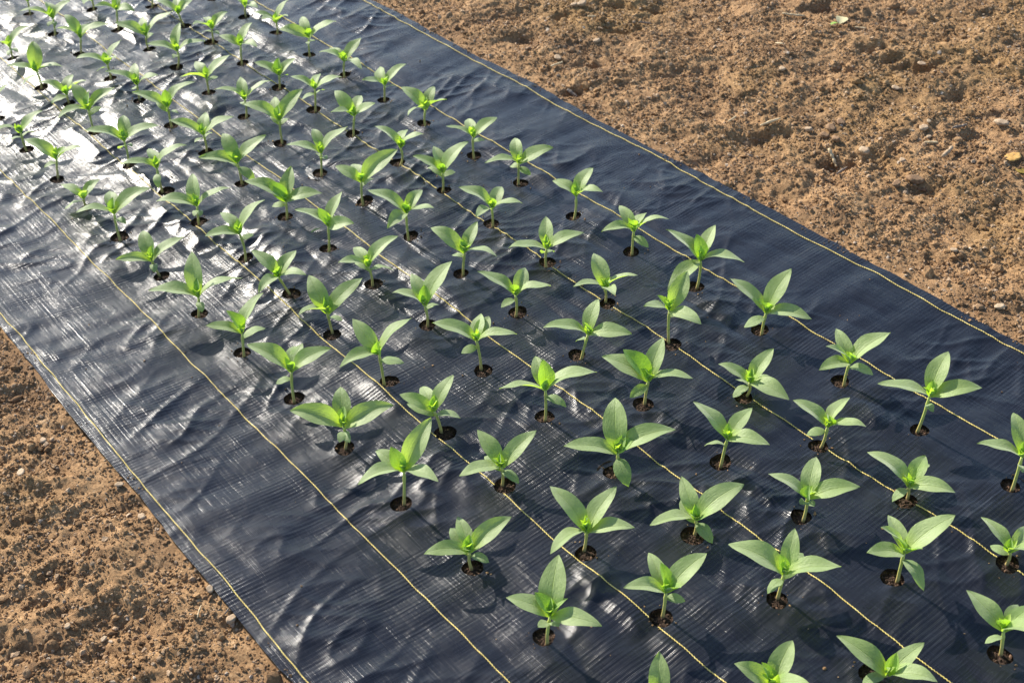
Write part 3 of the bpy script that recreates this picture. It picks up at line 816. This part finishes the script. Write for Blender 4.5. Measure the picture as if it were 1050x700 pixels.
def build_fabric():
    root = bpy.data.objects.new('ground_cover_fabric', None)
    COL.objects.link(root)
    root.location = (0.7, 1.0, 0)
    root.empty_display_size = 0.2
    tag(root, 'dark navy woven weed control fabric with yellow lines and planting holes, laid on soil', 'weed fabric')
    off = np.array([0.7, 1.0, 0.0])
    st = 0.0045
    xs = spaced([(X_L, X_R, st)])
    ys = spaced([(-3.0, -1.25, 0.02), (-1.25, 3.75, st), (3.75, 8.0, 0.02)])
    X, Y = np.meshgrid(xs, ys)
    # slightly uneven cut edges
    wob = 0.006 * perlin(Y / 0.35, Y * 0 + 0.5, 51) + 0.002 * perlin(Y / 0.05, Y * 0 + 0.5, 52)
    wob2 = 0.009 * perlin(Y / 0.30, Y * 0 + 7.5, 53) + 0.002 * perlin(Y / 0.05, Y * 0 + 7.5, 54)
    X = X + wob * (1 - sstep(X_L, X_L + 0.06, X)) + wob2 * sstep(X_R - 0.06, X_R, X)
    nx, ny = len(xs), len(ys)
    F = grid_faces(nx, ny)
    V = np.c_[X.ravel(), Y.ravel()]
    keep = np.ones(len(F), bool)
    r = np.random.default_rng(5)
    fc = V[F].mean(1)
    for (hx, hy) in holes:
        near = np.where((np.abs(V[:, 0] - hx) < 0.05) & (np.abs(V[:, 1] - hy) < 0.05))[0]
        if not len(near):
            continue
        ph = r.uniform(0, 6.28, 3)
        sx = r.uniform(0.92, 1.09)
        d = V[near] - (hx, hy)
        th = np.arctan2(d[:, 1], d[:, 0])
        Rr = HOLE_R * sx * (1 + 0.045 * np.sin(2 * th + ph[0]) + 0.03 * np.sin(3 * th + ph[1]) + 0.016 * np.sin(7 * th + ph[2]))
        rr = np.hypot(d[:, 0], d[:, 1])
        fidx = np.where((np.abs(fc[:, 0] - hx) < 0.04) & (np.abs(fc[:, 1] - hy) < 0.04))[0]
        fd = fc[fidx] - (hx, hy)
        ft = np.arctan2(fd[:, 1], fd[:, 0])
        fR = HOLE_R * sx * (1 + 0.045 * np.sin(2 * ft + ph[0]) + 0.03 * np.sin(3 * ft + ph[1]) + 0.016 * np.sin(7 * ft + ph[2]))
        dead = np.hypot(fd[:, 0], fd[:, 1]) < fR
        keep[fidx[dead]] = False
        # pull the rim vertices onto the cut line
        live_v = set(F[fidx[~dead]].ravel().tolist())
        dead_v = set(F[fidx[dead]].ravel().tolist())
        rim = np.array([i for i, v in enumerate(near) if v in live_v and v in dead_v])
        if len(rim):
            k = (Rr[rim] / np.maximum(rr[rim], 1e-6))[:, None]
            V[near[rim]] = np.array((hx, hy)) + d[rim] * k
    Z = sheet_h(V[:, 0], V[:, 1])
    V3 = np.c_[V, Z] - off
    F = F[keep]
    used = np.zeros(len(V3), bool)
    used[F.ravel()] = True
    remap = np.cumsum(used) - 1
    mesh_obj('woven_sheet', V3[used], remap[F], M_FABRIC, root)
    for X0 in (-0.2155, 0.079, 0.379, 0.692, 1.0, 1.288, 1.588):
        step = 0.0016
        y = np.arange(-1.6, 4.2, step)
        edge = 1.0 if X0 > 1.5 or X0 < 0 else 0.6
        x = X0 + edge * (0.0075 * perlin(y / 0.33, y * 0 + X0 * 9, 61) + 0.0028 * perlin(y / 0.07, y * 0 + X0 * 9, 62)) \
            + 0.0007 * np.sign(np.sin(y * 2 * math.pi / 0.0066)) * np.abs(np.sin(y * 2 * math.pi / 0.0066)) ** 0.7
        z = sheet_h(x, y) + 0.0009
        rad = 0.00115 * (1 + 0.22 * perlin(y / 0.012, y * 0 + X0 * 5, 63) + 0.2 * np.cos(y * 4 * math.pi / 0.0066)) * (1 + 0.3 * (X0 < 0.2) * 0)
        # the burnt holes also cut the thread
        dmin = np.full(len(y), 9.0)
        for hx, hy in holes:
            dmin = np.minimum(dmin, np.hypot(x - hx, y - hy))
        ok = dmin > HOLE_R * 0.99
        VV, FF, o = [], [], 0
        i = 0
        while i < len(y):
            if not ok[i]:
                i += 1
                continue
            j = i
            while j + 1 < len(y) and ok[j + 1]:
                j += 1
            if j - i > 3:
                v, f = tube(np.c_[x[i:j + 1], y[i:j + 1], z[i:j + 1]] - off, rad[i:j + 1], 6)
                VV.append(v)
                FF.append(f + o)
                o += len(v)
            i = j + 1
        mesh_obj('marker_thread', np.vstack(VV), np.vstack(FF), M_THREAD, root)


build_fabric()

# ------------------------------------------------------------------ seedlings


def leaf_mesh(base, tip, width, arch, roll, r, ns=11, nt=7, fold=0.16, tipdroop=0.0, blunt=False):
    """One curved leaf blade from base to tip: verts, faces, uv."""
    base, tip = np.asarray(base, float), np.asarray(tip, float)
    d = tip - base
    Ln = np.linalg.norm(d)
    d = d / Ln
    up = np.array([0, 0, 1.0])
    n = up - d * d[2]
    if np.linalg.norm(n) < 0.25:
        n = n + 0.3 * np.array([r.normal(), r.normal(), 0])
        n = n - d * (n @ d)
    n /= np.linalg.norm(n)
    side = np.cross(d, n)
    cr, sr = math.cos(roll), math.sin(roll)
    n, side = n * cr + side * sr, side * cr - n * sr
    s = np.linspace(0, 1, ns)
    t = np.linspace(-1, 1, nt)
    if blunt:
        w = np.sin(math.pi * np.clip(s, 0, 1) ** 0.85) ** 0.62
    else:
        w = np.sin(math.pi * s ** 0.86) ** 0.80
    w = np.maximum(w, 0.20 * (1 - s) ** 0.6 * (s < 0.5))
    w[-1] = 0.02
    mid = base + d * (s * Ln)[:, None] + n * (arch * Ln * np.sin(math.pi * s ** 0.8))[:, None]
    mid[:, 2] -= tipdroop * Ln * np.clip((s - 0.7) / 0.3, 0, 1) ** 2
    ph = r.uniform(0, 6.28, 2)
    tw = r.normal(0, 0.16) * (s - 0.3)
    V = np.empty((ns, nt, 3))
    for j, tj in enumerate(t):
        hw = w * width * Ln * 0.5
        rise = fold * hw * abs(tj) ** 1.3 * 2.0 * (1 - 0.55 * s)
        rise = rise + 0.035 * width * Ln * abs(tj) ** 2 * np.sin(s * 11 + ph[0 if tj < 0 else 1]) * np.minimum(1, s * 3)
        # three sunken veins give the blade its ridges
        rise = rise + 0.020 * width * Ln * math.cos(abs(tj) * 6.5) * w * -0.5
        sv = side[None] * np.cos(tw)[:, None] + n[None] * np.sin(tw)[:, None]
        V[:, j] = mid + sv * (tj * hw)[:, None] + n * rise[:, None]
    F = grid_faces(nt, ns)
    uv = np.stack(np.meshgrid((t + 1) / 2, s), -1).reshape(-1, 2)
    return V.reshape(-1, 3), F, uv


KP = {'L': (0.092, 24.0, 30.0), 'Y': (0.042, 62.0, 25.0), 'C': (0.040, -4.0, 28.0)}


def solve_tip(base, u, v, kind):
    """Point on the view ray through a leaf tip that gives a leaf of believable length and slope."""
    L0, e0, se = KP[kind]
    d = ray(u, v)
    t0 = (base - CAM) @ d
    best = None
    for t in np.linspace(t0 - 0.13, t0 + 0.13, 261):
        p = CAM + d * t
        q = p - base
        L = np.linalg.norm(q)
        if L < 1e-4 or p[2] < 0.012:
            continue
        e = math.degrees(math.asin(q[2] / L))
        c = (math.log(L / L0) / 0.28) ** 2 + ((e - e0) / se) ** 2
        if best is None or c < best[0]:
            best = (c, p)
    return best[1] if best else CAM + d * t0


ORD = ['first', 'second', 'third', 'fourth', 'fifth', 'sixth', 'seventh', 'eighth', 'ninth', 'tenth', 'eleventh', 'twelfth', 'thirteenth',
       'fourteenth', 'fifteenth', 'sixteenth', 'seventeenth', 'eighteenth', 'nineteenth', 'twentieth']
COLNAME = {1: 'leftmost', 2: 'second', 3: 'third', 4: 'fourth', 5: 'fifth', 6: 'rightmost'}


def plug_mesh(r, rad):
    nr, na = 7, 22
    V = [(0, 0, 0.003)]
    for i in range(1, nr + 1):
        for k in range(na):
            a = k * 2 * math.pi / na
            q = rad * i / nr
            V.append((q * math.cos(a), q * math.sin(a), 0.0025 * r.normal() * 0.45 + 0.003 * (1 - min(1, q / 0.022) ** 2) + 0.007 * max(0, (q - 0.023) / 0.014)))
    F = []
    for k in range(na):
        F.append((0, 1 + k, 1 + (k + 1) % na))
    for i in range(nr - 1):
        for k in range(na):
            a, b_ = 1 + i * na + k, 1 + i * na + (k + 1) % na
            F.append((a, a + na, b_ + na))
            F.append((a, b_ + na, b_))
    V = np.array(V)
    n = 110
    rr = 0.027 * np.sqrt(r.uniform(0, 1, n))
    a = r.uniform(0, 6.283, n)
    LV, LF, nv = lumps(np.c_[rr * np.cos(a), rr * np.sin(a), 0.0025 * (1 - (rr / 0.027) ** 2) + r.uniform(0, 0.0015, n)], np.clip(0.0016 * np.exp(r.normal(0, 0.4, n)), .0008, .004), ICO_V, ICO_F, r)
    t = np.r_[np.zeros(len(V)), np.repeat(r.uniform(0, 1, n) ** 1.5, nv)]
    return np.vstack([V, LV]), np.vstack([np.array(F), LF + len(V)]), t


def build_seedling(i, label, hole, hz, base_px, crown_px, tips, r):
    zs = hz - 0.0115                                    # soil level inside the hole
    hx, hy = hole
    if base_px is not None:
        b = ground_at(base_px[0], base_px[1], zs)
        dd = np.array([b[0] - hx, b[1] - hy])
        m = np.hypot(*dd)
        lim = HOLE_R * 0.70
        if m > lim:
            dd *= lim / m
        bx, by = hx + dd[0], hy + dd[1]
    else:
        bx, by = hx, hy
    B = np.array([bx, by, zs])
    if crown_px is not None:
        d = ray(*crown_px)
        # nearest point of the crown's view ray to the vertical through the base
        n2 = d[:2] / np.linalg.norm(d[:2])
        t = ((B[:2] - CAM[:2]) @ n2) / np.linalg.norm(d[:2])
        Cw = CAM + d * t
        if Cw[2] < zs + 0.022:
            Cw[2] = zs + 0.022
        hgt = Cw[2] - zs
        if hgt > 0.115:
            Cw = Cw - np.array([0, 0, hgt - 0.115])
    else:
        Cw = B + np.array([r.normal(0, 0.006), r.normal(0, 0.006), 0.065])
    root = bpy.data.objects.new('seedling', None)
    COL.objects.link(root)
    root.location = B
    root.empty_display_size = 0.02
    tag(root, label, 'seedling', 'seedlings planted in the fabric holes')
    rel = Cw - B
    H = np.linalg.norm(rel)
    # stem
    s = np.linspace(0, 1, 12)
    bend = np.array([r.normal(0, 0.0022), r.normal(0, 0.0022), 0])
    pts = rel[None] * s[:, None] + bend[None] * np.sin(math.pi * s)[:, None]
    pts[0, 2] -= 0.010
    rad = 0.0035 + 0.0010 * np.exp(-((s - 0.0) / 0.12) ** 2) - 0.0006 * s + 0.0010 * np.exp(-((s - 0.80) / 0.07) ** 2)
    v, f = tube(pts, rad, 10)
    mesh_obj('stem', v, f, M_STEM, root)
    # soil plug filling the hole
    v, f, t = plug_mesh(r, 0.037)
    v = v + np.array([hx - bx, hy - by, 0])
    mesh_obj('root_plug', v, f, M_PLUG, root, smooth=False, attrs={'tint': t})
    if tips is None:
        a0 = r.uniform(0, 6.28)
        tips3 = []
        for q in range(4):
            a = a0 + q * math.pi / 2 + r.normal(0, 0.2)
            el = math.radians(24 if q % 2 == 0 else 45)
            tips3.append(('L', Cw + 0.085 * np.array([math.cos(a) * math.cos(el), math.sin(a) * math.cos(el), math.sin(el)])))
    else:
        tips3 = []
        for kd, u, w in tips:
            st = Cw.copy()
            if kd == 'C':
                st = B + rel * 0.80
            tips3.append((kd, solve_tip(st, u, w, kd)))
    ny = 0
    for kd, tp in tips3:
        out = tp - Cw
        o2 = np.array([out[0], out[1], 0])
        o2 = o2 / (np.linalg.norm(o2) + 1e-9)
        if kd == 'L':
            st = rel + o2 * 0.0022 + np.array([0, 0, r.uniform(-0.004, 0.002)])
            v, f, uv = leaf_mesh(st, tp - B, r.uniform(0.37, 0.45), r.uniform(0.09, 0.16), r.normal(0, 0.20), r, 13, 7, r.uniform(0.12, 0.28), r.uniform(0, 0.08))
            mesh_obj('leaf', v, f, M_LEAF, root, uv=uv)
        elif kd == 'C':
            st = rel * 0.80 + o2 * 0.002
            v, f, uv = leaf_mesh(st, tp - B, r.uniform(0.50, 0.60), r.uniform(0.08, 0.16), r.normal(0, 0.25), r, 9, 5, r.uniform(-0.05, 0.12), r.uniform(0.0, 0.12), True)
            mesh_obj('seed_leaf', v, f, M_SEEDLEAF, root, uv=uv)
        else:
            ny += 1
            v, f, uv = leaf_mesh(rel + o2 * 0.001, tp - B, r.uniform(0.48, 0.60), r.uniform(0.05, 0.12), r.normal(0, 0.25), r, 9, 5, r.uniform(0.25, 0.45), 0.03)
            mesh_obj('young_leaf', v, f, M_YOUNG if np.linalg.norm(tp - B - rel) < 0.033 else M_MID, root, uv=uv)
    # tiny unfolding leaves at the growing tip
    a0 = r.uniform(0, 6.28)
    for q in range(4):
        a = a0 + q * 1.62 + r.normal(0, 0.25)
        el = math.radians(r.uniform(52, 78))
        L = r.uniform(0.024, 0.040) if ny else r.uniform(0.024, 0.040)
        tp = rel + L * np.array([math.cos(a) * math.cos(el), math.sin(a) * math.cos(el), math.sin(el)])
        v, f, uv = leaf_mesh(rel, tp, r.uniform(0.36, 0.48), 0.08, r.normal(0, 0.2), r, 7, 5, 0.35)
        mesh_obj('young_leaf', v, f, M_YOUNG, root, uv=uv)
    return root


# traits used in the labels come from the tips measured in the photo
def traits(s):
    hgt = s[5] - s[7]
    sc = 0.62 + 0.38 * s[3] / 700.0
    drop = [t for t in s[8] if t[0] == 'C' and t[2] > s[7] + 8 * sc]
    nl = len([t for t in s[8] if t[0] == 'L'])
    tall = hgt / sc
    a = 'tall' if tall > 34 else ('short' if tall < 20 else 'green')
    b_ = 'a drooping lower leaf' if drop else ('four spread leaves' if nl >= 4 else 'three spread leaves')
    if not s[8]:
        b_ = 'cropped leaves'
    return a, b_


count = {}
order = sorted(range(len(SEEDLINGS)), key=lambda i: (SEEDLINGS[i][0], SEEDLINGS[i][1]))
rank = {}
for i in order:
    c = SEEDLINGS[i][0]
    rank[i] = count.get(c, 0)
    count[c] = rank[i] + 1
for i, s in enumerate(SEEDLINGS):
    a, b_ = traits(s)
    lab = '%s seedling with %s, %s from near end of %s plant column' % (a, b_, ORD[rank[i]], COLNAME[s[0]])
    if rank[i] == 0:
        lab = '%s seedling with %s, nearest one in the %s plant column' % (a, b_, COLNAME[s[0]])
    tips = s[8] if s[8] else None
    build_seedling(i, lab, holes[i], HOLE_Z[i], (s[4], s[5]), (s[6], s[7]), tips, np.random.default_rng(1000 + i))
for j, (c, r_) in enumerate(EXTRA):
    i = len(SEEDLINGS) + j
    lab = ['seedling whose hole is cut by the upper left corner of the photo', 'seedling whose hole is cut by the left edge of the photo'][j]
    build_seedling(i, lab, holes[i], HOLE_Z[i], None, None, None, np.random.default_rng(2000 + j))

# ------------------------------------------------------------------ things lying on the soil and the fabric


def drop_lump(name, px_, size, squash, mat, label, cat, group, seed, rough=0.13):
    r = np.random.default_rng(seed)
    g = soil_at(*px_)
    z = g[2]
    V = ICO2_V.copy()
    n = np.zeros(len(V))
    for f_, a_ in ((1.6, 0.6), (3.1, 0.35)):
        n += a_ * perlin(V[:, 0] * f_ + seed, V[:, 1] * f_ + V[:, 2] * f_ * 1.3, seed)
    V = V * (1 + rough * 2.6 * n)[:, None]
    V[:, 2] = np.clip(V[:, 2], -1, 0.55 + 0.3 * V[:, 0])
    size = size * 0.72
    V = V * np.array([1.3, 0.9, squash])
    a = r.uniform(0, 6.28)
    ca, sa = math.cos(a), math.sin(a)
    V = np.c_[V[:, 0] * ca - V[:, 1] * sa, V[:, 0] * sa + V[:, 1] * ca, V[:, 2]] * size
    o = mesh_obj(name, V, ICO2_F, mat)
    o.location = (g[0], g[1], float(z) + size * squash * 0.65 + 0.003)
    tag(o, label, cat, group)


def drop_stick(name, a_px, b_px, rad, mat, label, cat, group, seed, lift=0.004, flat=1.0):
    r = np.random.default_rng(seed)
    A, B_ = soil_at(*a_px), soil_at(*b_px)
    A[2] = B_[2] = 0
    s = np.linspace(0, 1, 14)
    P = A[None] * (1 - s[:, None]) + B_[None] * s[:, None]
    d = (B_ - A) / np.linalg.norm(B_ - A)
    sd = np.array([-d[1], d[0], 0])
    Ln = np.linalg.norm(B_ - A)
    P = P + sd[None] * (0.03 * Ln * np.sin(s * 3.0 + r.uniform(0, 3)))[:, None]
    hh = soil_h(P[:, 0], P[:, 1])
    z = np.poly1d(np.polyfit(s, hh, 1))(s)
    z = z + max(0, float(np.percentile(hh - z, 92))) + rad * 0.9 + lift
    P[:, 2] = z
    org = P.mean(0)
    v, f = tube(P - org, rad * (1 + 0.18 * r.normal(size=len(s))) * (0.75 + 0.25 * np.sin(math.pi * np.clip(s * 1.1, 0, 1))), 8)
    o = mesh_obj(name, v, f, mat)
    o.location = org
    tag(o, label, cat, group)


GS = 'stones on the bare soil'
STONES = [
    ((22, 486), .0125, .45, M_STONE_WHITE, 'flat cream stone at the far left of the lower left soil'),
    ((123, 498), .0105, .55, M_STONE, 'oval buff pebble just below the fabric edge, upper one of three'),
    ((146, 531), .0115, .50, M_STONE, 'elongated pale pebble beside the fabric edge, below the oval buff pebble'),
    ((216, 606), .0105, .85, M_STONE, 'round cream pebble touching the lower left fabric edge'),
    ((238, 637), .0135, .80, M_STONE, 'chunky pale stone under the fabric edge near the bottom of the photo'),
    ((45, 453), .0110, .60, M_STONE, 'pale tan stone in the upper part of the lower left soil'),
    ((107, 656), .0080, .50, M_STONE_WHITE, 'small greyish pebble in a dark hollow of the lower left soil'),
    ((70, 643), .0085, .60, M_STONE, 'small yellowish pebble in the middle of the lower left soil'),
    ((886, 157), .0210, .70, M_STONE, 'rounded tan stone with a dark shadow in the upper right soil'),
    ((934, 134), .0180, .45, M_STONE_WHITE, 'flat white chip with a broken edge in the upper right soil'),
    ((947, 133), .0190, .55, M_STONE, 'pale cream stone right beside the flat white chip'),
    ((952, 126), .0085, .90, M_STONE_WHITE, 'tiny round white pebble above the pale cream stone'),
    ((952, 142), .0105, .70, M_STONE, 'small pinkish pebble just below the pale cream stone'),
    ((925, 166), .0130, .60, M_STONE, 'small pale stone at the right side of a dark hollow'),
    ((1025, 316), .0145, .60, M_STONE_WHITE, 'bright cream stone at the right photo edge near the fabric'),
    ((978, 258), .0110, .60, M_STONE, 'tan stone close to the upper fabric edge on the right'),
    ((597, 6), .0210, .70, M_STONE, 'pale rounded stone near the top edge of the soil'),
    ((589, 7), .0150, .80, M_STONE, 'small tan stone left of the pale rounded stone at the top'),
    ((612, 44), .0150, .80, M_STONE, 'cream pebble in the upper soil left of the middle'),
    ((572, 61), .0170, .60, M_STONE, 'pale flat stone near the upper fabric edge'),
    ((829, 135), .0140, .90, M_STONE, 'upright cream stone among the clods right of the long straw'),
    ((802, 72), .0150, .45, M_STONE, 'light flat stone in the middle of the upper soil'),
    ((1027, 128), .0220, .50, M_STONE, 'pinkish pale stone at the right part of the upper soil'),
    ((945, 67), .0150, .55, M_STONE, 'cream stone at the lower rim of the big dark hollow'),
    ((918, 92), .0150, .60, M_STONE, 'pinkish stone left below the big dark hollow'),
]
for q, (p_, sz, sq, mt, lb) in enumerate(STONES):
    drop_lump('stone', p_, sz, sq, mt, lb, 'stone', GS, 300 + q)
CLODS = [((852, 134), .020), ((857, 145), .017), ((845, 141), .016), ((862, 128), .018), ((938, 187), .024), ((946, 196), .018), ((919, 191), .017)]
CL = ['brown clod in the heap right of the upright cream stone, middle one', 'lowest brown clod of the heap right of the upright cream stone',
      'left brown clod of the heap right of the upright cream stone', 'top brown clod of the heap right of the upright cream stone',
      'large brown clod above the bright soil near the right side', 'brown clod just below the large brown clod on the right', 'dark brown clod left of the large brown clod on the right']
for q, ((p_, sz), lb) in enumerate(zip(CLODS, CL)):
    drop_lump('soil_clod', p_, sz, 0.75, M_STONE_BROWN, lb, 'clod', 'brown clods on the bare soil', 400 + q, 0.2)
drop_lump('orange_piece', (1039, 162), .030, .15, M_ORANGE, 'flat ragged orange piece at the right photo edge above a mossy patch', 'stone', None, 501)  # flat ragged orange piece, kind left open
drop_lump('moss_patch', (1048, 174), .034, .16, M_MOSS, 'olive yellow moss patch at the right photo edge below the orange piece', 'moss', None, 502)

GT = 'straws and twigs on the bare soil'
STICKS = [
    ('straw', (779, 142), (800, 125), .0042, M_STRAW, 'long straight pale straw lying aslant in the upper soil', 'straw'),
    ('straw', (802, 17), (825, 18), .0042, M_STRAW, 'pale curved straw near the top edge of the soil', 'straw'),
    ('straw', (795, 47), (803, 47), .0042, M_STRAW, 'very short pale straw below the curved straw', 'straw'),
    ('straw', (876, 30), (888, 31), .0032, M_STRAW, 'thin pale straw right of the pale green sprout', 'straw'),
    ('straw', (849, 157), (859, 163), .0050, M_STRAW, 'short thick tan straw left of the rounded tan stone', 'straw'),
    ('straw', (947, 149), (961, 150), .0035, M_STRAW, 'thin yellowish straw below the small pinkish pebble', 'straw'),
    ('twig', (967, 163), (975, 154), .0060, M_STONE, 'short grey peg of wood lying below the dark brown leaf litter', 'twig'),
    ('twig', (976, 138), (990, 131), .0045, M_TWIG, 'dark grey twig right of the pale cream stone', 'twig'),
    ('twig', (859, 182), (867, 173), .0035, M_TWIG, 'thin brown twig below the short thick tan straw', 'twig'),
    ('twig', (582, 97), (592, 91), .0060, M_TWIG, 'thick dark twig lying close to the upper fabric edge', 'twig'),
    ('straw', (565, 73), (577, 68), .0036, M_STRAW, 'orange tinted straw close to the upper fabric edge', 'straw'),
    ('straw', (603, 19), (611, 19), .0042, M_STRAW, 'short flat straw below the pale rounded stone at the top', 'straw'),
    ('twig', (655, 25), (668, 26), .0030, M_TWIG, 'thin curved brown twig near the top of the soil', 'twig'),
    ('straw', (747, 128), (754, 121), .0030, M_STRAW, 'fine pale straw left of the long straight straw', 'straw'),
    ('straw', (203, 635), (207, 622), .0016, M_STRAW, 'thin dry stalk standing out in the lower left soil', 'straw'),
    ('twig', (231, 631), (237, 623), .0018, M_TWIG, 'thin grey twig above the chunky pale stone at the fabric edge', 'twig'),
]
for q, (nm, a_, b_, rd, mt, lb, ct) in enumerate(STICKS):
    drop_stick(nm, a_, b_, rd, mt, lb, ct, GT, 600 + q)


def small_leaf(name, base_px, tip_px, width, mat, z, label, cat, blunt=True, parent=None):
    r = np.random.default_rng(int(base_px[0] * 7))
    A, B_ = ground_at(*base_px), ground_at(*tip_px)
    A[2] = z(A[0], A[1]) + 0.004
    B_[2] = z(B_[0], B_[1]) + 0.006
    v, f, uv = leaf_mesh(A * 0, B_ - A, width, 0.12, 0.2, r, 9, 5, 0.1, 0, blunt)
    o = mesh_obj(name, v, f, mat, uv=uv)
    o.location = A
    tag(o, label, cat)
    return o


small_leaf('fallen_leaf', (859, 33), (865, 25), 0.62, M_PETAL, lambda x, y: soil_h(x, y) + 0.016, 'pale cream seed leaf lying on the soil beside a tiny green sprout', 'leaf')
small_leaf('green_sprout', (858, 33), (851, 36), 0.7, M_SPROUT, lambda x, y: soil_h(x, y) + 0.016, 'tiny green sprout on the soil touching the pale cream seed leaf', 'sprout')
small_leaf('leaf_scrap', (319.5, 243), (330, 240), 0.25, M_SEEDLEAF, lambda x, y: sheet_h(x, y) + 0.001, 'small torn scrap of green leaf lying on the dark fabric', 'leaf scrap')

print('objects', len(bpy.data.objects))
